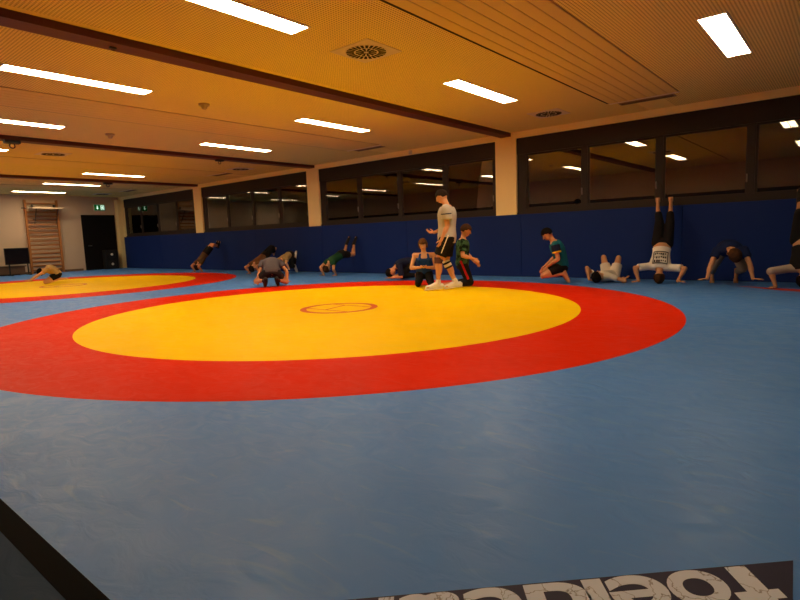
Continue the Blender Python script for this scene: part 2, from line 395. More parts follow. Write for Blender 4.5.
def round_vent(x, y, label):
    t = empty('swirl_vent', label, 'vent', (x, y, ZC), 0, 'round swirl vents')
    link('plate', box(-.30, .30, -.30, .30, -.008, 0, .002), VENTM, t)
    d = bmesh.new(); bmesh.ops.create_cone(d, cap_ends=True, segments=48, radius1=.245, radius2=.25, depth=.006); bmesh.ops.translate(d, vec=(0, 0, -.011), verts=d.verts)
    link('disc', d, VENTM, t)
    s = bmesh.new()
    for r0, r1, n in ((.030, .125, 12), (.145, .235, 24)):
        for k in range(n):
            a = 2 * PI * k / n; w0, w1 = .36 * 2 * PI * r0 / n, .30 * 2 * PI * r1 / n
            c, q = math.cos(a), math.sin(a)
            add_poly(s, [(r * c - w_ * q, r * q + w_ * c) for r, w_ in ((r0, -w0), (r1, -w1), (r1, w1), (r0, w0))], -.0165, -.0135)
    bmesh.ops.recalc_face_normals(s, faces=s.faces)
    link('slots', s, VENTD, t)
round_vent(1.25, -.55, 'round swirl vent on square plate, biggest, top centre of ceiling')
round_vent(1.25, 4.42, 'round swirl vent near the lintel right of the window column')
round_vent(-8.6, -.62, 'round swirl vent at left between second and third beams')
round_vent(-8.6, 4.42, 'round swirl vent near the lintel, between second and third beams')
round_vent(-18.5, 4.42, 'round swirl vent above the black door at the far end')

def smoke_detector(x, y, label):
    t = empty('smoke_detector', label, 'smoke detector', (x, y, ZC), 0, 'smoke detectors')
    b = bmesh.new(); add_tube(b, (0, 0, 0), (0, 0, -.03), .085, .08, 24); link('base', b, mat('detector_beige', (.45, .34, .2), .6), t)
    b = bmesh.new(); add_tube(b, (0, 0, -.03), (0, 0, -.075), .055, .035, 20); add_tube(b, (0, 0, -.075), (0, 0, -.085), .035, .02, 20); link('sensor', b, mat('detector_beige', (.45, .34, .2), .6), t)
smoke_detector(-2.2, -.59, 'small round smoke detector in the bright yellow ceiling strip')
smoke_detector(-5.48, -.65, 'small round smoke detector in the strip before the second beam')
def hook(x, y, label, s=1.0):
    t = empty('beam_hook', label, 'hook', (x, y, ZC - .078), 0, 'black fixtures on the beams')
    b = box(-.05 * s, .05 * s, -.10 * s, .10 * s, -.05 * s, 0, .006); link('bracket', b, BLACKM, t)
    bm = bmesh.new(); R_ = .035 * s
    for k in range(12):
        a, c = 2 * PI * k / 12, 2 * PI * (k + 1) / 12
        add_tube(bm, (0, R_ * math.cos(a), -.08 * s + R_ * math.sin(a)), (0, R_ * math.cos(c), -.08 * s + R_ * math.sin(c)), .008 * s, n=8)
    link('ring', bm, BLACKM, t)
hook(-.35, -2.75, 'small dark fixture under the nearest beam, upper left', .35)
hook(-6.78, 2.55, 'black fixture under the second beam above the windows', 1.0)
hook(-6.78, -1.93, 'black fixture under the second beam at left frame edge', 1.3)
hook(-13.3, 2.5, 'black fixture under the third beam near the exit sign', 1.3)
c_ = empty('lintel_sensor', 'small white sensor on lintel beside the second slot vent', 'sensor', (-3.05, 5.66, 3.10), 0)
link('housing', box(-.04, .04, -.03, .03, -.05, .05, .01), WHITEP, c_)
link('lens', box(-.02, .02, -.045, -.03, -.035, .0, .005), VENTM, c_)

# ================================================================== END WALL THINGS
# wall bars
wb = empty('wall_bars', 'tall wooden wall bars with many rungs on the end wall', 'wall bars', (XE, 2.56, 0))
for yy in (-.57, .57):
    link('upright', box(.06, .16, yy - .038, yy + .038, .002, 2.98, .006), PINE, wb)
for k in range(15):
    z = .14 + k * .168
    link('rung', tube((.10, -.55, z), (.10, .55, z), .030), PINEH, wb)
link('top_rung', tube((.16, -.57, 2.84), (.16, .57, 2.84), .022), PINEH, wb)
for yy in (-.57, .57): link('wall_bracket', box(.0, .06, yy - .02, yy + .02, 2.75, 2.85), BLACKM, wb)
pu = empty('pull_up_bar', 'pull-up attachment with pale board hooked on top of the wall bars', 'pull-up bar', (XE + .13, 2.6, 2.62))
link('board', box(.0, .50, -.50, .62, -.02, .035, .008), mat('pale_board', (.66, .50, .33), .6), pu)
for yy in (-.36, .42):
    link('brace', tube((.44, yy, -.02), (.03, yy + .02, -.60), .016), BLACKM, pu)
    link('hook', box(-.07, .06, yy - .02, yy + .02, .035, .17, .005), BLACKM, pu)
link('lower_bar', tube((.06, -.40, -.42), (.06, .46, -.42), .018), BLACKM, pu)
link('handle_bar', tube((.05, -.60, .02), (.05, -.76, .02), .02), BLACKM, pu)
# television on a stand
tv = empty('television', 'black flat television standing left of the wall bars', 'television', (XE + .55, 1.40, .002))
link('casing', box(-.03, .03, -.41, .41, .43, 1.07, .008), BLACKP, tv)
link('screen', box(.03, .034, -.39, .39, .46, 1.05), SCREEN, tv)
for yy in (-.28, .34): link('post', box(-.05, -.01, yy - .02, yy + .02, .03, .9), BLACKM, tv)
link('foot', box(-.22, .25, .30, .38, .0, .035, .005), BLACKM, tv); link('foot', box(-.22, .25, -.32, -.24, .0, .035, .005), BLACKM, tv)
gb = empty('gym_bench', 'long low brown wooden bench at left below the television', 'bench', (XE + .2, .2, .002))
BW = mat_wood('bench_wood', (.20, .11, .06), (.14, .075, .04), axis=1)
link('seat', box(-.13, .13, -2.0, 1.55, .33, .37, .006), BW, gb)
link('front_panel', box(.07, .09, -1.95, 1.5, .05, .33), BW, gb)
for yy in (-1.8, -.2, 1.35): link('leg', box(-.12, .07, yy - .03, yy + .03, .0, .33, .004), BW, gb)
# loudspeaker in front of the door
sp = empty('loudspeaker', 'black loudspeaker with two silver-domed cones standing before the dark door', 'loudspeaker', (XE + .40, 4.95, .002))
link('cabinet', box(-.18, .18, -.26, .26, .0, .84, .012), BLACKP, sp)
for z in (.64, .22):
    c = tube((.18, 0, z), (.19, 0, z), .17, .16, 28); co = link('cone', c, mat('cone_black', (.02, .018, .018), .5), sp)
    d = bmesh.new(); bmesh.ops.create_uvsphere(d, u_segments=14, v_segments=8, radius=.055); bmesh.ops.scale(d, vec=(.5, 1, 1), verts=d.verts); bmesh.ops.translate(d, vec=(.195, 0, z), verts=d.verts)
    link('dust_cap', d, mat('silver_cap', (.75, .75, .72), .3, .5), co, True)
# exit sign
ex = empty('exit_sign', 'green lit exit sign with arrow and running figure above door', 'exit sign', (XE, 4.84, 2.71))
link('housing', box(.0, .05, -.23, .23, -.135, .135, .006), WHITEP, ex)
link('face', box(.05, .054, -.22, .22, -.125, .125), EXITG, ex)
pm = bmesh.new()
def yz(bm, pts, x0=.054, x1=.057):
    lo = [bm.verts.new((x0, y, z)) for y, z in pts]; hi = [bm.verts.new((x1, y, z)) for y, z in pts]; n = len(pts)
    bm.faces.new(hi); bm.faces.new(lo[::-1])
    for i in range(n): bm.faces.new((lo[i], lo[(i + 1) % n], hi[(i + 1) % n], hi[i]))
yz(pm, [(-.09 - .016, .08), (-.09 - .016, -.01), (-.09 - .055, -.01), (-.09, -.085), (-.09 + .055, -.01), (-.09 + .016, -.01), (-.09 + .016, .08)])
link('arrow', pm, EXITW, ex)
pm = bmesh.new()
yz(pm, [(.05, -.10), (.05, .10), (.075, .10), (.075, -.10)]); yz(pm, [(.165, -.10), (.165, .10), (.19, .10), (.19, -.10)]); yz(pm, [(.075, .085), (.075, .10), (.165, .10), (.165, .085)])
yz(pm, [(.11, .045), (.11, .075), (.137, .075), (.137, .045)])
yz(pm, [(.10, -.03), (.085, .035), (.135, .04), (.14, -.03)]); yz(pm, [(.10, -.03), (.12, -.03), (.105, -.095), (.085, -.095)]); yz(pm, [(.12, -.03), (.14, -.03), (.16, -.08), (.145, -.09)])
bmesh.ops.recalc_face_normals(pm, faces=pm.faces)
link('running_figure', pm, EXITW, ex)

# ================================================================== PEOPLE
V = Vector
def P_(t): return Vector(t)
def add_ell(bm, c, r, ax=None, seg=20, rings=12):
    """ellipsoid, ax = (x, y, z) axis vectors"""
    g = bmesh.ops.create_uvsphere(bm, u_segments=seg, v_segments=rings, radius=1)
    A = Matrix.Identity(3) if ax is None else Matrix((ax[0], ax[1], ax[2])).transposed()
    T = Matrix.Translation(c) @ (A @ Matrix.Diagonal(r)).to_4x4()
    bmesh.ops.transform(bm, matrix=T, verts=g['verts'])
def add_cap(bm, a, b, ra, rb, n=14, round_a=True, round_b=True):
    add_tube(bm, a, b, ra, rb, n)
    if round_a: add_ell(bm, a, (ra, ra, ra), None, n, 8)
    if round_b: add_ell(bm, b, (rb, rb, rb), None, n, 8)
def add_loft(bm, secs, n=24):
    """closed loft of ellipses: (centre, side axis, front axis, half width, half depth)"""
    R_ = []
    for c, s, f, a, b in secs:
        R_.append([bm.verts.new(c + s * (a * math.cos(2 * PI * k / n)) + f * (b * math.sin(2 * PI * k / n))) for k in range(n)])
    for A, B in zip(R_, R_[1:]):
        for k in range(n): bm.faces.new((A[k], A[(k + 1) % n], B[(k + 1) % n], B[k]))
    bm.faces.new(R_[0][::-1]); bm.faces.new(R_[-1])
def fuse(name, bm, m, parent, voxel=.006, smooth=4):
    """one continuous skin over the joined shapes"""
    bmesh.ops.recalc_face_normals(bm, faces=bm.faces)
    me = bpy.data.meshes.new(name); bm.to_mesh(me); bm.free()
    tmp = bpy.data.objects.new('tmp', me); COL.objects.link(tmp)
    r = tmp.modifiers.new('r', 'REMESH'); r.mode = 'VOXEL'; r.voxel_size = voxel; r.use_smooth_shade = True
    if smooth:
        k = tmp.modifiers.new('s', 'SMOOTH'); k.factor = .5; k.iterations = smooth
    dg = bpy.context.evaluated_depsgraph_get(); out = bpy.data.meshes.new_from_object(tmp.evaluated_get(dg))
    bpy.data.objects.remove(tmp); bpy.data.meshes.remove(me)
    out.name = name; out.materials.clear(); out.materials.append(m)
    for p in out.polygons: p.use_smooth = True
    o = bpy.data.objects.new(name, out); COL.objects.link(o); o.parent = parent
    return o
def ik(a, c, la, lb, pole):
    """joint between a and c with bone lengths la, lb, bent towards the point pole; returns (joint, end)"""
    d = c - a; L = d.length; mx = (la + lb) * .995
    if L > mx:
        k = min(L / mx, 1.08); la *= k; lb *= k
        if L > (la + lb) * .998: c = a + d.normalized() * (la + lb) * .998; d = c - a; L = d.length
    x = (la * la - lb * lb + L * L) / (2 * L); h = math.sqrt(max(la * la - x * x, 0)); e = d.normalized()
    q = pole - a; q = q - e * q.dot(e)
    if q.length < 1e-4: q = V((0, 0, 1)) - e * e.z
    return a + e * x + q.normalized() * h, c
def cloth(name, col, **k): return mat('cloth_' + name, col, rough=.85, spec=.1, noise=(7, .12), bump=(16, .5, .01), **k)
def skin(name, col): return mat('skin_' + name, col, rough=.55, spec=.25, noise=(12, .06))

def hand(bm, w, d, n, H, side, curl=.25, spread=.16):
    """palm and five fingers from the wrist; d fingers, n palm side, side = +1 when the thumb lies towards d x n"""
    k = H / 1.75; d = d.normalized(); n = (n - d * n.dot(d)).normalized(); s = d.cross(n).normalized() * side
    kn = [s * .030 + d * .085, s * .010 + d * .090, s * -.010 + d * .087, s * -.029 + d * .078]
    for q in kn: add_cap(bm, w + s * (q.dot(s) * .35) * k, w + q * k, .0125 * k, .0115 * k, 8)
    add_ell(bm, w + d * .045 * k, (.030 * k, .045 * k, .012 * k), (s, d, n), 12, 8)
    for q, L, a in zip(kn, (.070, .080, .075, .060), (spread, spread * .3, -spread * .4, -spread * 1.2)):
        f = (d * math.cos(a) + s * math.sin(a)).normalized(); p0 = w + q * k; f1 = (f * math.cos(curl) + n * math.sin(curl)); p1 = p0 + f1 * L * .52 * k
        f2 = (f * math.cos(curl * 2.2) + n * math.sin(curl * 2.2)); p2 = p1 + f2 * L * .48 * k
        add_cap(bm, p0, p1, .0100 * k, .0092 * k, 8); add_cap(bm, p1, p2, .0092 * k, .0078 * k, 8)
    t0 = w + (d * .022 + s * .026) * k; t1 = t0 + (d * .62 + s * .72 + n * .25).normalized() * .042 * k; t2 = t1 + (d * .85 + s * .35 + n * .35).normalized() * .034 * k
    add_cap(bm, t0, t1, .0135 * k, .0108 * k, 8); add_cap(bm, t1, t2, .0105 * k, .0088 * k, 8)

def person(P, H, label, skinm, left, hipleft, face, wear, hairm, hair='short', palms=None, toes=None, chest=None, loc=None, build=1.0, group=None):
    """P holds joint targets in the figure's own frame; wear = list of (name, kind, material, options)"""
    root = empty('person', label, 'person', (P['o'][0], P['o'][1], 0), P['a'], group)
    J = {k: V(v) for k, v in P.items() if k not in ('o', 'a')}
    pel, neck = J['pel'], J['neck']; S = H
    up = (neck - pel).normalized(); lf = V(left); lf = (lf - up * lf.dot(up)).normalized(); fw = lf.cross(up).normalized()
    hl = V(hipleft if hipleft else left)
    bow = V(chest) if chest else V((0, 0, 0))
    B = build
    def spine(t):
        m = (pel + neck) / 2 + bow
        p = pel * (1 - t) ** 2 + m * (2 * t * (1 - t)) + neck * t * t
        g = ((m - pel) * (2 * (1 - t)) + (neck - m) * (2 * t)).normalized()
        s = hl.lerp(lf, min(max(t * 1.2, 0), 1)); s = (s - g * s.dot(g)).normalized()
        return p, g, s, s.cross(g).normalized()
    def torso(t0, t1, grow, n=9):
        prof = ((-.22, .070, .050), (-.1, .088, .060), (.05, .096, .066), (.3, .080, .057), (.5, .082, .060), (.72, .098, .066), (.88, .096, .058), (.98, .062, .044), (1.05, .036, .034))
        secs = []
        for i in range(n):
            t = t0 + (t1 - t0) * i / (n - 1)
            for q, r in zip(prof, prof[1:]):
                if q[0] <= t <= r[0] + 1e-6: k = (t - q[0]) / (r[0] - q[0]); a = q[1] + (r[1] - q[1]) * k; b = q[2] + (r[2] - q[2]) * k; break
            tc = min(max(t, 0), 1); p, g, s, f = spine(tc); p = p + g * (t - tc) * (neck - pel).length
            secs.append((p, s, f, a * S * B + grow, b * S * B + grow))
        return secs
    # joints
    pS, gS, sS, fS = spine(.9); p0, g0, s0, f0 = spine(0)
    sh = {'l': pS + sS * .108 * S * B, 'r': pS - sS * .108 * S * B}
    hp = {'l': p0 + s0 * .052 * S, 'r': p0 - s0 * .052 * S}
    ua, fa, th, cf = .172 * S, .150 * S, .245 * S, .243 * S
    el, ha, kn, an = {}, {}, {}, {}
    for k in 'lr':
        el[k], ha[k] = ik(sh[k], J[k + 'ha'], ua, fa, J[k + 'el'])
        kn[k], an[k] = ik(hp[k], J[k + 'an'], th, cf, J[k + 'kn'])
    # body -------------------------------------------------------------
    bm = bmesh.new()
    add_loft(bm, torso(-.22, 1.05, 0, 12))
    add_cap(bm, sh['l'], sh['r'], .038 * S, .038 * S)
    hd = J['head'] - neck; hu = hd.normalized(); hc = neck + hu * max(.078 * S, min(hd.length, .118 * S))
    hs = .118 if S > 1.7 else .112        # half head height; children carry larger heads
    fc = V(face); fc = (fc - hu * fc.dot(hu)).normalized(); el_ = hu.cross(fc).normalized()
    ax = (el_, fc, hu)
    add_cap(bm, spine(.97)[0], hc - hu * hs * .5 - fc * hs * .15, .034 * S, .031 * S)
    add_ell(bm, hc + hu * hs * .10 - fc * hs * .06, (hs * .70, hs * .84, hs * .90), ax, 24, 16)
    add_ell(bm, hc - hu * hs * .38 + fc * hs * .14, (hs * .54, hs * .60, hs * .60), ax)
    add_cap(bm, hc + fc * hs * .76 + hu * hs * .10, hc + fc * hs * .89 - hu * hs * .18, hs * .08, hs * .13, 10)
    add_ell(bm, hc + fc * hs * .70 - hu * hs * .52, (hs * .22, hs * .10, hs * .09), ax, 12, 8)
    for sg in (1, -1): add_ell(bm, hc + el_ * sg * hs * .70 - fc * hs * .02, (hs * .09, hs * .17, hs * .24), ax, 12, 8)
    for k, sg in (('l', 1), ('r', -1)):
        add_cap(bm, sh[k], el[k], .030 * S, .0245 * S); add_cap(bm, el[k], ha[k], .0250 * S, .0165 * S)
        add_ell(bm, el[k].lerp(ha[k], .28), (.027 * S, .027 * S, .06 * S), (lambda z, t: (t, z.cross(t), z))((ha[k] - el[k]).normalized(), (ha[k] - el[k]).normalized().orthogonal().normalized()), 12, 8)
        add_cap(bm, hp[k], kn[k], .052 * S * B, .034 * S); add_cap(bm, kn[k], an[k], .034 * S, .021 * S)
        cd = (an[k] - kn[k]).normalized(); bk = ((hp[k] + an[k]) / 2 - kn[k]); bk = (bk - cd * bk.dot(cd)); bk = bk.normalized() if bk.length > 1e-4 else cd.orthogonal().normalized()
        add_ell(bm, kn[k].lerp(an[k], .30) + bk * .012 * S, (.031 * S, .031 * S, .085 * S), (bk, cd.cross(bk), cd), 12, 8)
        # foot
        td = V((toes or {}).get(k, tuple(fw))).normalized()
        heel = an[k] - td * .035 * S + cd * .022 * S; ball = an[k] + td * .085 * S + cd * .026 * S
        add_cap(bm, an[k], heel, .022 * S, .021 * S); add_cap(bm, heel, ball, .020 * S, .019 * S); add_cap(bm, an[k], ball, .021 * S, .017 * S)
        tv = td.cross(cd).normalized()
        for j in (-1.5, -.5, .5, 1.5): add_cap(bm, ball + tv * j * .011 * S - td * .01 * S, ball + tv * j * .012 * S + td * .030 * S, .0090 * S, .0080 * S, 8)
        J['heel' + k], J['ball' + k], J['td' + k] = heel, ball, td
        # hand
        ad = (ha[k] - el[k]).normalized(); pd = (palms or {}).get(k)
        if pd: d_, n_, cu = V(pd[0]), V(pd[1]), pd[2]
        else: d_, n_, cu = ad, (-sS * sg), .45
        thumb = 1 if (d_.cross(n_)).dot(fw) > 0 else -1
        if pd and len(pd) > 3: thumb = pd[3]
        hand(bm, ha[k], d_, n_, H, thumb, cu)
    fuse('body', bm, skinm, root, .0065, 2)
    # face -------------------------------------------------------------
    for sg in (1, -1):
        e = bmesh.new(); add_ell(e, hc + fc * hs * .735 + el_ * sg * hs * .27 + hu * hs * .10, (hs * .13, hs * .07, hs * .065), ax, 12, 8)
        eo = link('eye', e, mat('eye_white', (.6, .58, .54), .3), root, True)
        e = bmesh.new(); add_ell(e, hc + fc * hs * .785 + el_ * sg * hs * .27 + hu * hs * .10, (hs * .065, hs * .03, hs * .062), ax, 10, 6); link('iris', e, mat('iris_dark', (.02, .012, .008), .2), eo, True)
        e = bmesh.new(); add_cap(e, hc + fc * hs * .78 + el_ * sg * hs * .14 + hu * hs * .25, hc + fc * hs * .68 + el_ * sg * hs * .42 + hu * hs * .27, hs * .035, hs * .025, 8); link('eyebrow', e, hairm, root, True)
    e = bmesh.new(); add_ell(e, hc + fc * hs * .775 - hu * hs * .50, (hs * .20, hs * .05, hs * .05), ax, 12, 8); link('mouth', e, mat('lips', (.38, .10, .07), .5), root, True)
    # hair -------------------------------------------------------------
    hb = bmesh.new(); g = bmesh.ops.create_uvsphere(hb, u_segments=28, v_segments=20, radius=1)
    low = -.34 if hair == 'short' else -.5
    for v in hb.verts:
        x, y, z = v.co
        front = y > .25
        lim = .46 - .25 * abs(x) + .10 * math.sin(8 * x + 1) if front else (low if y < -.05 else .05)
        if z < lim: v.co.z = lim + (z - lim) * .12
        r = 1 + .04 * math.sin(9 * x + 3 * y) * math.sin(7 * y - 4 * z)
        v.co = hc + hu * hs * .12 - fc * hs * .08 + (el_ * v.co.x * hs * .84 + fc * v.co.y * hs * .98 + hu * v.co.z * hs * 1.06) * r
    if hair == 'bob':
        for sg in (1, -1): add_cap(hb, hc + el_ * sg * hs * .66 - fc * hs * .15 + hu * hs * .2, hc + el_ * sg * hs * .66 - fc * hs * .2 - hu * hs * .55, hs * .22, hs * .16)
        add_ell(hb, hc - fc * hs * .62 - hu * hs * .2, (hs * .6, hs * .3, hs * .65), ax)
        add_ell(hb, hc + fc * hs * .62 + hu * hs * .50, (hs * .52, hs * .26, hs * .26), ax)
        for sg in (1, -1): add_ell(hb, hc + el_ * sg * hs * .62 + fc * hs * .25 + hu * hs * .05, (hs * .16, hs * .25, hs * .5), ax)
    fuse('hair', hb, hairm, root, .007, 2)
    # clothes ----------------------------------------------------------
    for name, kind, m, op in wear:
        c = bmesh.new(); gr = op.get('grow', .012) * S / 1.6
        if kind == 'top':
            add_loft(c, torso(op.get('hem', -.02), op.get('collar', .985), gr, 10)); sl = op.get('sleeve', .5)
            if sl > 0:
                add_cap(c, sh['l'], sh['r'], .036 * S + gr * .7, .036 * S + gr * .7)
                for k in 'lr':
                    e_ = sh[k].lerp(el[k], min(sl, 1)); add_cap(c, sh[k], e_, .033 * S + gr * .75, .030 * S + gr * 1.15, 16, True, sl >= 1)
                    if sl > 1: add_cap(c, el[k], el[k].lerp(ha[k], sl - 1), .029 * S + gr, .020 * S + gr, 16, True, False)
            elif op.get('straps', True):
                for sg in (1, -1):
                    for f_ in (1, -1):
                        pp, gg, ss, ff = spine(.72); qq = spine(.97)
                        add_cap(c, pp + ss * sg * .055 * S * B + ff * f_ * .060 * S * B, qq[0] + qq[2] * sg * .050 * S + qq[3] * f_ * .034 * S * B, .018 * S, .016 * S)
        elif kind == 'bottom':
            add_loft(c, torso(-.22, op.get('waist', .16), gr, 6)); ln = op.get('leg', .7)
            for k in 'lr':
                e_ = hp[k].lerp(kn[k], min(ln, 1)); r1 = .052 + (.036 - .052) * min(ln, 1)
                add_cap(c, hp[k], e_, .053 * S * B + gr, r1 * S + gr * op.get('flare', 1.3), 18, True, ln >= 1)
                if ln > 1:
                    cd = (an[k] - kn[k]).normalized(); e2 = kn[k].lerp(an[k], ln - 1)
                    add_cap(c, kn[k], e2, .037 * S + gr, (.036 - .012 * (ln - 1)) * S + gr, 18, True, False)
        elif kind == 'shoes':
            for k in 'lr':
                s_ = bmesh.new(); heel, ball, td = J['heel' + k], J['ball' + k], J['td' + k]; cd = (an[k] - kn[k]).normalized()
                add_cap(s_, an[k] - cd * .03 * S, an[k] + cd * .01 * S, .030 * S, .029 * S, 14, False, True)
                add_cap(s_, heel, ball, .028 * S, .027 * S); add_cap(s_, an[k] + td * .01 * S, ball, .029 * S, .024 * S); add_cap(s_, ball, ball + td * .032 * S, .026 * S, .020 * S)
                so = fuse(name, s_, m, root, .007, 2)
                if op.get('sole'):
                    q = bmesh.new(); add_loft(q, [(heel.lerp(ball, t) + cd * .021 * S + td * e_ * S, td.cross(cd).normalized(), td, .027 * S, .02 * S) for t, e_ in ((0, 0),)] * 0 or [
                        (heel.lerp(ball, .55) + cd * z * S + td * .014 * S, td.cross(cd).normalized(), td, .029 * S, .098 * S) for z in (.018, .030)]); link('sole', q, op['sole'], so, True)
            c.free(); continue
        elif kind == 'socks':
            for k in 'lr':
                s_ = bmesh.new(); cd = (an[k] - kn[k]).normalized(); heel, ball, td = J['heel' + k], J['ball' + k], J['td' + k]
                add_cap(s_, an[k].lerp(kn[k], op.get('high', .35)), an[k], (.026 + .012 * op.get('high', .35)) * S, .024 * S, 14, False, True); add_cap(s_, heel, ball, .024 * S, .022 * S); add_cap(s_, ball, ball + td * .03 * S, .022 * S, .017 * S); add_cap(s_, an[k], ball, .025 * S, .020 * S)
                fuse(name, s_, m, root, .007, 2)
            c.free(); continue
        elif kind == 'band':                                          # a band round one limb: pairs (limb, start, end)
            for lm, t0, t1 in op['on']:
                b_ = bmesh.new(); a1, a2, r_ = {'la': (el['l'], ha['l'], .026), 'ra': (el['r'], ha['r'], .026), 'lt': (hp['l'], kn['l'], .044), 'rt': (hp['r'], kn['r'], .044), 'lc': (kn['l'], an['l'], .040), 'rc': (kn['r'], an['r'], .040),
                                                         'lu': (sh['l'], el['l'], .040), 'ru': (sh['r'], el['r'], .040)}[lm]
                add_cap(b_, a1.lerp(a2, t0), a1.lerp(a2, t1), r_ * S + op.get('grow', .004), r_ * S + op.get('grow', .004), 18, False, False); fuse(name, b_, m, root, .007, 1)
            c.free(); continue
        elif kind == 'stripe':                                        # side stripes down the thighs
            for k, sg in (('l', 1), ('r', -1)):
                b_ = bmesh.new(); o_ = s0 * sg; d_ = (kn[k] - hp[k]).normalized(); o_ = (o_ - d_ * o_.dot(d_)).normalized(); t1 = op.get('to', .68)
                A1 = hp[k] + o_ * op.get('o0', .137) - d_ * .03 * S; A2 = hp[k].lerp(kn[k], t1) + o_ * op.get('o1', .108)
                add_cap(b_, A1, A2, op.get('w', .014), op.get('w', .014), 10, True, False); fuse(name, b_, m, root, .006, 1)
            c.free(); continue
        elif kind == 'print':                                         # printed patch on the back (or chest): block of strokes
            sgn = op.get('side', -1); lo_, hi_, wd = op.get('lo', .45), op.get('hi', .85), op.get('w', .062)
            def at(uu, t):
                p, g_, s_, f_ = spine(t); a_ = .094 * S * B + .014; b_ = .064 * S * B + gr + .012
                x = uu * wd * S; return p + s_ * x + f_ * sgn * (b_ * math.sqrt(max(1 - (x / a_) ** 2, .05)) + .003)
            rnd = random.Random(op.get('seed', 3)); rows = [(lo_, lo_ + .03), (hi_ - .03, hi_)]
            quads = [(-1, 1, a_, b_) for a_, b_ in rows] + [(-1, -.9, lo_, hi_), (.9, 1, lo_, hi_)]
            for r_ in range(3):
                tb = lo_ + .06 + r_ * (hi_ - lo_ - .08) / 3; x = -.82
                while x < .7:
                    w_ = rnd.uniform(.10, .22); hh = rnd.uniform(.05, .10); quads.append((x, x + w_, tb + rnd.uniform(0, .02), tb + hh)); x += w_ + rnd.uniform(.06, .14)
            for u0, u1, t0, t1 in quads:
                nn = max(2, int((u1 - u0) / .25)); cs = [[at(u0 + (u1 - u0) * i / nn, t) for i in range(nn + 1)] for t in (t0, t1)]
                vs_ = [[c.verts.new(q) for q in row] for row in cs]
                for i in range(nn): c.faces.new((vs_[0][i], vs_[0][i + 1], vs_[1][i + 1], vs_[1][i]))
            ge = bmesh.ops.extrude_face_region(c, geom=list(c.faces)); p, g_, s_, f_ = spine(.65)
            for q in ge['geom']:
                if isinstance(q, bmesh.types.BMVert): q.co += f_ * sgn * .002
            bmesh.ops.recalc_face_normals(c, faces=c.faces); link(name, c, m, root); continue
        fuse(name, c, m, root, op.get('voxel', .010), op.get('smooth', 3))
    # contact: the lowest point of the figure rests on the mat
    lo = 1e9
    for ch in root.children_recursive:
        for v in ch.data.vertices: lo = min(lo, v.co.z)
    root.location.z = .003 + (P.get('lift', 0)) - lo if not loc else loc
    return root

SK = skin('fair', (.62, .34, .19)); SK2 = skin('tan', (.52, .26, .13)); SK3 = skin('warm', (.58, .28, .14))
HB = mat('hair_brown', (.045, .020, .010), .85, .06, bump=(40, .4, .004)); HK = mat('hair_black', (.008, .006, .006), .85, .06, bump=(40, .4, .004)); HG = mat('hair_dark', (.020, .013, .010), .85, .06, bump=(40, .4, .004)); HD = mat('hair_dark_blond', (.11, .055, .02), .85, .06, bump=(40, .4, .004))
BLK = cloth('black', (.012, .011, .012)); GREY = cloth('light_grey', (.41, .38, .34)); WHT = cloth('white', (.74, .70, .64)); NAVY = cloth('navy', (.010, .018, .07)); NAVY2 = cloth('midnight', (.012, .016, .045))
SOLE = mat('white_sole', (.8, .76, .7), .6); SHW = mat('white_shoe', (.72, .68, .62), .6, .3); SHB = mat('black_shoe', (.012, .011, .012), .6, .3)
DN = (0, 0, -1)
# ---- the figures (own frame: x to the right, y away from the photographer, z up)
p = dict(o=(0.04, 2.64), a=0.613, pel=(0.06, 0, 0.92), neck=(0.075, 0, 1.485), head=(-.02, 0.03, 1.66), lel=(.16, -.2, 1.10), lha=(-0.04, -0.20, 0.89), rel=(0.06, 0.22, 1.13), rha=(-0.17, 0.22, 1.03),
         lkn=(-.4, -.09, .45), lan=(-.12, -.09, .10), rkn=(-.3, .10, .45), ran=(0.20, 0.10, 0.10))
person(p, 1.75, 'man in pale grey t-shirt and black shorts walking in the yellow circle', SK3, (-.1, -1, 0), (0, -1, 0), (-1, .22, -.12),
       [('t_shirt', 'top', GREY, dict(hem=-.16, sleeve=.6, grow=.034)), ('shorts', 'bottom', BLK, dict(leg=.78, grow=.030, flare=1.4)), ('side_stripe', 'stripe', WHT, dict(to=.66)),
        ('knee_bandage', 'band', BLK, dict(on=[('rc', .02, .10), ('rc', .22, .30)])), ('knee_tape', 'band', WHT, dict(on=[('rc', -.06, .02), ('rc', .10, .22)], grow=.003)), ('knee_sleeve', 'band', cloth('purple_brown', (.10, .05, .06)), dict(on=[('lc', -.14, .12)])),
        ('sock', 'socks', WHT, dict(high=.2)), ('wrestling_shoe', 'shoes', SHW, dict(sole=SOLE)), ('sleeve_badge', 'band', NAVY2, dict(on=[('lu', .24, .30)], grow=.026))],
       HG, 'short', palms={'l': ((-.35, 0, -1), (-.2, .9, .1), .5), 'r': ((-1, -.1, .1), (0, -.5, .7), .4)}, toes={'l': (-1, -.1, -.05), 'r': (-1, -.05, -.12)}, build=1.2)

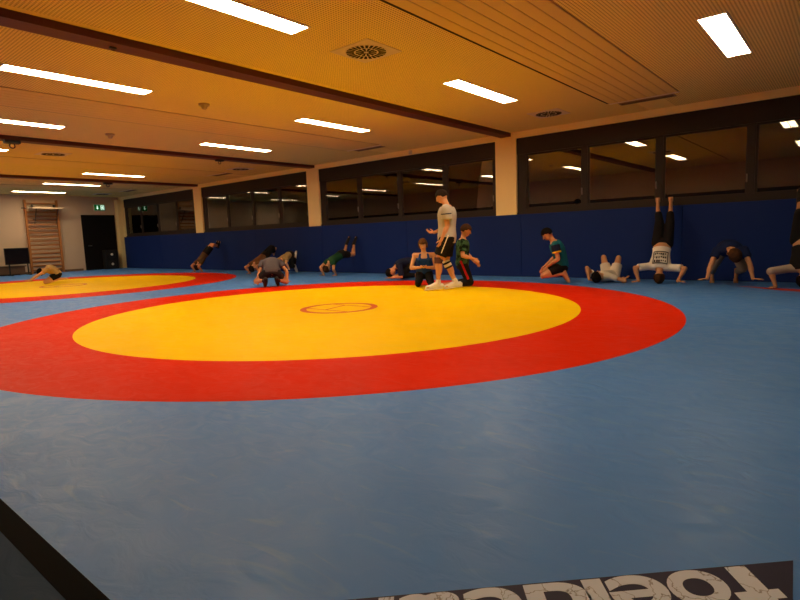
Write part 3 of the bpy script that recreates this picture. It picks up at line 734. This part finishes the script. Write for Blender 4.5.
p = dict(o=(-0.75, 3.05), a=0.652, pel=(0.01, 0.20, 0.19), neck=(0.015, 0.14, 0.60), head=(0.0, 0.10, 0.77), rel=(-0.30, 0.15, 0.36), rha=(-0.06, -0.04, 0.33), lel=(0.30, 0.15, 0.36), lha=(0.06, -0.05, 0.33),
         rkn=(-0.16, -0.5, 0.12), lkn=(0.18, -0.5, 0.12), ran=(-0.07, 0.24, 0.05), lan=(0.09, 0.24, 0.05))
person(p, 1.5, 'girl in blue tank top and black leggings kneeling left of the coach', SK, (1, 0, 0), None, (-.12, -1, -.1),
       [('tank_top', 'top', cloth('royal_blue', (.015, .06, .26)), dict(hem=0, collar=.80, sleeve=0, grow=.010)), ('leggings', 'bottom', BLK, dict(leg=1.85, grow=.008))], HD, 'bob',
       palms={'r': ((.9, -.2, .0), (0, .3, 1), .5), 'l': ((-.9, -.2, .0), (0, .3, 1), .5)}, toes={'l': (0, 1, -.1), 'r': (0, 1, -.1)}, build=1.14)

CAMO = cloth('camo', (.020, .045, .020)); 
nt = CAMO.node_tree; n_ = [q for q in nt.nodes if q.type == 'TEX_NOISE'][0]; n_.inputs['Scale'].default_value = 14; r_ = [q for q in nt.nodes if q.type == 'MAP_RANGE'][0]
r_.inputs[1].default_value = .42; r_.inputs[2].default_value = .58; r_.inputs[3].default_value = .25; r_.inputs[4].default_value = 2.6
p = dict(o=(0.07, 3.22), a=0.579, pel=(-0.02, 0.05, 0.44), neck=(0.0, 0.03, 0.90), head=(0.07, 0.01, 1.08), rel=(-0.06, -0.25, 0.63), rha=(0.20, -0.18, 0.54), lel=(0.1, 0.25, 0.58), lha=(0.22, 0.18, 0.46),
         rkn=(0.4, -0.08, 0.05), lkn=(0.4, 0.18, 0.05), ran=(-0.25, -0.06, 0.06), lan=(-0.25, 0.16, 0.06))
person(p, 1.5, 'boy in dark green camouflage t-shirt kneeling just right of the coach', SK3, (0, 1, 0), None, (1, -.1, -.2),
       [('t_shirt', 'top', CAMO, dict(hem=-.08, sleeve=.7, grow=.024)), ('trousers', 'bottom', BLK, dict(leg=1.8, grow=.018)), ('red_panel', 'stripe', cloth('red', (.45, .015, .02)), dict(to=.85, w=.028, o0=.088, o1=.062))], HB, 'short',
       palms={'r': ((.8, 0, -.6), (-.3, .6, -.3), .4), 'l': ((.8, 0, -.6), (-.3, -.6, -.3), .4)}, toes={'l': (-1, 0, -.1), 'r': (-1, 0, -.1)}, build=1.14)

TEAL = cloth('teal', (.012, .13, .19))
p = dict(o=(1.38, 4.25), a=0.423, pel=(0.17, 0.05, 0.20), neck=(0.03, 0.02, 0.66), head=(-0.10, 0.01, 0.82), lel=(0.16, -0.22, 0.38), lha=(-0.07, -0.12, 0.22), rel=(0.08, 0.25, 0.39), rha=(-0.11, 0.16, 0.22),
         lkn=(-0.5, -0.10, 0.2), rkn=(-0.5, 0.20, 0.2), lan=(0.21, -0.07, 0.06), ran=(0.19, 0.18, 0.05))
person(p, 1.55, 'boy in teal t-shirt with yellow sleeve trim sitting on his heels', SK3, (0, -1, 0), None, (-1, -.15, -.15),
       [('t_shirt', 'top', TEAL, dict(hem=-.05, sleeve=.55, grow=.022)), ('dark_sleeve', 'band', NAVY2, dict(on=[('lu', .0, .46), ('ru', .0, .46)], grow=.020)), ('sleeve_trim', 'band', cloth('yellow_trim', (.8, .6, .05)), dict(on=[('lu', .46, .56), ('ru', .46, .56)], grow=.022)), ('shorts', 'bottom', BLK, dict(leg=.62, grow=.02))], HK, 'short',
       palms={'l': ((-.8, 0, -.5), (-.1, .1, -1), .4), 'r': ((-.8, 0, -.5), (-.1, -.1, -1), .4)}, toes={'l': (.35, 0, -.9), 'r': (.35, 0, -.9)}, chest=(.07, 0, .02), build=1.14)

p = dict(o=(2.21, 4.82), a=0.332, pel=(0.07, 0.32, 0.10), neck=(-0.10, -0.06, 0.10), head=(-0.17, -0.20, 0.11), lel=(-0.36, -0.10, 0.32), lha=(-0.31, -0.16, 0.05), rel=(0.20, -0.05, 0.06), rha=(0.28, 0.10, 0.05),
         rkn=(0.25, .46, .8), lkn=(-.09, .42, .8), ran=(0.20, 0.60, 0.07), lan=(-0.03, 0.58, 0.07))
person(p, 1.5, 'boy in white shorts lying on his back, knees up, near blue wall', SK2, (-1, .4, 0), None, (0, 0, 1),
       [('t_shirt', 'top', cloth('off_white', (.60, .54, .46)), dict(hem=0, sleeve=.5, grow=.014)), ('shorts', 'bottom', cloth('cream_shorts', (.66, .60, .52)), dict(leg=.6, grow=.022, flare=1.5))], HK, 'short',
       palms={'l': ((.4, .7, -.2), (0, 0, -1), .2), 'r': ((.8, .5, 0), (0, 0, 1), .4)}, toes={'l': (.1, 1, 0), 'r': (.1, 1, 0)})

p = dict(o=(3.13, 4.81), a=0.251, pel=(0.04, 0.32, 0.67), neck=(0.0, 0.06, 0.22), head=(0.0, 0.02, 0.10), rel=(-0.40, -0.02, 0.45), rha=(-0.33, -0.08, 0.03), lel=(0.40, -0.02, 0.45), lha=(0.29, -0.08, 0.03),
         rkn=(0.0, .2, 1.05), lkn=(0.16, .2, 1.05), ran=(-0.045, 0.62, 1.30), lan=(0.165, 0.60, 1.30))
person(p, 1.6, 'person in white shirt and black trousers standing on the head at the wall', SK2, (1, 0, 0), None, (0, 1, 0),
       [('shirt', 'top', WHT, dict(hem=.20, sleeve=.78, grow=.018)), ('back_print', 'print', BLK, dict(side=-1, lo=.42, hi=.88, w=.075)), ('trousers', 'bottom', BLK, dict(leg=1.62, grow=.014, waist=.06))], HB, 'short',
       palms={'r': ((-.5, -.6, 0), DN, .12), 'l': ((.5, -.6, 0), DN, .12)}, toes={'l': (0, .35, 1), 'r': (0, .35, 1)})

p = dict(o=(4.26, 4.47), a=0.151, pel=(-0.03, 0.50, 0.50), neck=(0.0, 0.08, 0.46), head=(0.06, -0.06, 0.40), rel=(-0.36, -0.10, 0.24), rha=(-0.31, -0.07, 0.03), lel=(0.36, -0.05, 0.24), lha=(0.31, 0.0, 0.03),
         rkn=(-0.3, .3, 0.1), lkn=(0.25, .3, 0.1), ran=(-0.26, 0.78, 0.07), lan=(0.10, 0.80, 0.07))
person(p, 1.5, 'person in dark blue shirt on all fours, head down, right of the headstand', SK2, (1, 0, 0), None, (0, .5, -1),
       [('shirt', 'top', NAVY, dict(hem=-.1, sleeve=.5, grow=.024)), ('trousers', 'bottom', cloth('grey_brown', (.26, .20, .15)), dict(leg=1.8, grow=.014))], HB, 'bob',
       palms={'r': ((-.7, -.5, 0), DN, .12), 'l': ((.9, -.3, 0), DN, .12)}, toes={'l': (0, -.3, -1), 'r': (0, -.3, -1)}, chest=(0, 0, .05), build=1.14)

p = dict(o=(5.19, 4.71), a=0.057, pel=(-0.02, 0.34, 0.72), neck=(0.0, 0.06, 0.26), head=(0.0, 0.01, 0.14), rel=(-0.40, -0.03, 0.34), rha=(-0.34, -0.07, 0.03), lel=(0.40, -0.03, 0.34), lha=(0.32, -0.07, 0.03),
         rkn=(-0.08, .2, 1.05), lkn=(0.10, .2, 1.05), ran=(-0.10, 0.68, 1.32), lan=(0.08, 0.68, 1.32))
person(p, 1.6, 'person upside down against the wall with pale sleeves, cut by right frame edge', SK2, (1, 0, 0), None, (0, 1, 0),
       [('vest', 'top', BLK, dict(hem=.24, sleeve=0, straps=False, grow=.028)), ('shirt', 'top', cloth('pale_pink_grey', (.42, .35, .31)), dict(hem=.40, sleeve=1.0, grow=.014)), ('cuff', 'band', BLK, dict(on=[('la', .0, .12), ('ra', .0, .12)], grow=.012)), ('trousers', 'bottom', BLK, dict(leg=1.25, grow=.016, waist=.06)), ('shoe', 'shoes', SHB, {})], HK, 'short',
       palms={'r': ((-.3, -.8, 0), DN, .12), 'l': ((.5, -.7, 0), DN, .12)}, toes={'l': (0, .35, 1), 'r': (0, .35, 1)})

p = dict(o=(-12.12, .04), a=1.274, pel=(0.28, 0, 0.19), neck=(.03, 0, 0.36), head=(-0.08, 0, 0.30), lel=(-0.2, -0.2, 0.2), lha=(-0.40, -0.16, 0.05), rel=(-0.2, 0.22, 0.2), rha=(-0.42, 0.18, 0.05),
         lkn=(-.3, -0.12, 0.0), rkn=(-.3, 0.14, 0.0), lan=(0.33, -0.08, 0.06), ran=(0.33, 0.10, 0.06))
person(p, 1.5, 'lone figure in tan shirt crouched forward on the far yellow circle', SK, (0, -1, 0), None, (-.3, 0, -1),
       [('t_shirt', 'top', cloth('tan_yellow', (.46, .31, .12)), dict(hem=-.05, sleeve=.5, grow=.020)), ('shorts', 'bottom', BLK, dict(leg=.5, grow=.018))], HK, 'short',
       palms={'l': ((-1, 0, 0), DN, .12), 'r': ((-1, 0, 0), DN, .12)}, toes={'l': (1, 0, -.1), 'r': (1, 0, -.1)}, chest=(.05, 0, .09), build=1.2)

wlk = dict(l=((-.3, -.3, 0), DN, .12), r=((-.5, .2, 0), DN, .12))
p = dict(o=(-11.75, 4.85), a=1.037, pel=(0.07, 0.08, 0.66), neck=(-0.18, -.02, 0.33), head=(-0.24, -0.05, 0.19), lel=(-0.2, -0.3, 0.2), lha=(-0.09, -0.23, 0.03), rel=(-0.45, 0.1, 0.2), rha=(-0.33, 0.09, 0.03),
         lkn=(.1, -.3, .9), rkn=(.1, -.1, .9), lan=(0.50, 0.36, 0.88), ran=(0.43, 0.43, 0.90))
person(p, 1.5, 'leftmost figure by wall, brown shirt, feet walked up the blue pads', SK3, (.51, -.86, 0), None, (.6, .4, -.4),
       [('t_shirt', 'top', cloth('brown', (.10, .055, .025)), dict(hem=-.02, sleeve=.5, grow=.02)), ('shorts', 'bottom', BLK, dict(leg=.7, grow=.02)), ('sock', 'socks', BLK, dict(high=.25))], HG, 'short', palms=wlk, toes={'l': (.3, .2, 1), 'r': (.3, .2, 1)})
p = dict(o=(-8.15, 4.80), a=0.934, pel=(-0.03, 0.22, 0.55), neck=(-0.34, 0.0, 0.32), head=(-0.42, -0.06, 0.19), lel=(-0.3, -0.35, 0.2), lha=(-0.21, -0.25, 0.03), rel=(-0.6, 0.1, 0.2), rha=(-0.50, 0.09, 0.03),
         lkn=(.1, .0, .8), rkn=(.1, .2, .8), lan=(0.26, 0.72, 0.62), ran=(0.19, 0.80, 0.67))
person(p, 1.55, 'dark figure in brown shirt and black trousers, feet on wall, behind the squatter', SK2, (.59, -.80, 0), None, (.5, .3, -.6),
       [('t_shirt', 'top', cloth('rust_brown', (.15, .07, .03)), dict(hem=.1, sleeve=.5, grow=.02)), ('trousers', 'bottom', BLK, dict(leg=1.75, grow=.02, waist=.3))], HG, 'short', palms=wlk, toes={'l': (.3, .2, 1), 'r': (.3, .2, 1)})
p = dict(o=(-6.90, 5.00), a=0.879, pel=(-0.22, 0.22, 0.44), neck=(-0.45, -.04, 0.30), head=(-0.52, -0.14, 0.20), lel=(-0.35, -0.4, 0.2), lha=(-0.26, -0.26, 0.03), rel=(-0.75, 0.1, 0.2), rha=(-0.54, 0.08, 0.03),
         lkn=(-.2, .1, .05), rkn=(-.1, .4, .05), lan=(-0.10, 0.45, 0.06), ran=(-0.07, 0.80, 0.33))
person(p, 1.45, 'figure in tan shirt with a pale shoe raised, just right behind the squatter', SK, (.64, -.77, 0), None, (.5, .3, -.6),
       [('t_shirt', 'top', cloth('khaki', (.36, .25, .11)), dict(hem=.0, sleeve=.5, grow=.02)), ('trousers', 'bottom', BLK, dict(leg=1.6, grow=.02, waist=.2)), ('shoe', 'shoes', SHW, {})], HG, 'short', palms=wlk, toes={'l': (.3, .2, -1), 'r': (.2, .3, 1)})
p = dict(o=(-3.93, 1.76), a=0.928, pel=(0.03, 0.14, 0.27), neck=(0.04, 0.50, 0.46), head=(0.09, 0.66, 0.40), lel=(-0.32, 0.25, 0.24), lha=(-0.28, 0.20, 0.03), rel=(0.40, 0.30, 0.22), rha=(0.36, 0.30, 0.03),
         lkn=(-0.22, 0.6, 0.35), rkn=(0.27, 0.6, 0.35), lan=(-0.13, 0.0, 0.10), ran=(0.15, 0.0, 0.10))
person(p, 1.55, 'figure in grey t-shirt squatting, back to us, on the red ring', SK3, (-1, 0, 0), None, (0, .5, -1),
       [('t_shirt', 'top', cloth('slate', (.10, .09, .11)), dict(hem=-.12, sleeve=.5, grow=.028)), ('shorts', 'bottom', cloth('dark_shorts', (.022, .020, .026)), dict(leg=.55, grow=.02)), ('shoe', 'shoes', SHB, dict(sole=mat('dark_sole', (.02, .02, .02), .7)))], HB, 'short',
       palms={'l': ((-.4, .6, 0), DN, .12), 'r': ((.4, .7, 0), DN, .12)}, toes={'l': (-.1, .65, -.6), 'r': (.1, .65, -.6)}, chest=(0, -.05, .12), build=1.14)
p = dict(o=(-4.95, 4.72), a=0.809, pel=(0.14, 0.20, 0.57), neck=(-0.20, 0.02, 0.36), head=(-0.27, -0.03, 0.22), rel=(-0.55, 0.1, 0.2), rha=(-0.36, 0.13, 0.03), lel=(-0.1, -0.3, 0.2), lha=(-0.03, -0.14, 0.03),
         lkn=(.4, .2, .4), rkn=(.2, .6, .4), lan=(0.50, 0.58, 0.83), ran=(0.30, 0.76, 0.84))
person(p, 1.5, 'figure in dark green shirt on hands, both bare legs up the wall', SK3, (.69, -.72, 0), None, (.5, .3, -.6),
       [('t_shirt', 'top', cloth('bottle_green', (.014, .055, .025)), dict(hem=-.02, sleeve=.45, grow=.02)), ('shorts', 'bottom', BLK, dict(leg=.55, grow=.022)), ('shoe', 'shoes', SHB, {})], HB, 'short', palms=wlk, toes={'l': (.4, .3, .8), 'r': (.4, .3, .8)})
p = dict(o=(-2.20, 4.13), a=0.692, pel=(0.20, 0.12, 0.36), neck=(-0.12, 0.0, 0.28), head=(-0.25, -.02, 0.16), lel=(-.02, -.24, 0.04), lha=(-0.24, -0.22, 0.05), rel=(0.0, 0.24, 0.04), rha=(-0.20, 0.22, 0.05),
         lkn=(.0, -.1, 0.0), rkn=(.0, .2, 0.0), lan=(0.36, -.02, 0.06), ran=(0.36, 0.22, 0.06))
person(p, 1.5, 'figure in navy clothes bent down with head near mat, behind the girl', SK3, (0, -1, 0), None, (-.3, -.2, -1),
       [('jumper', 'top', NAVY2, dict(hem=-.1, sleeve=.95, grow=.024)), ('trousers', 'bottom', BLK, dict(leg=1.8, grow=.016))], HK, 'short',
       palms={'l': ((-1, 0, 0), DN, .12), 'r': ((-1, 0, 0), DN, .12)}, toes={'l': (1, 0, -.1), 'r': (1, 0, -.1)}, chest=(.03, 0, .08))
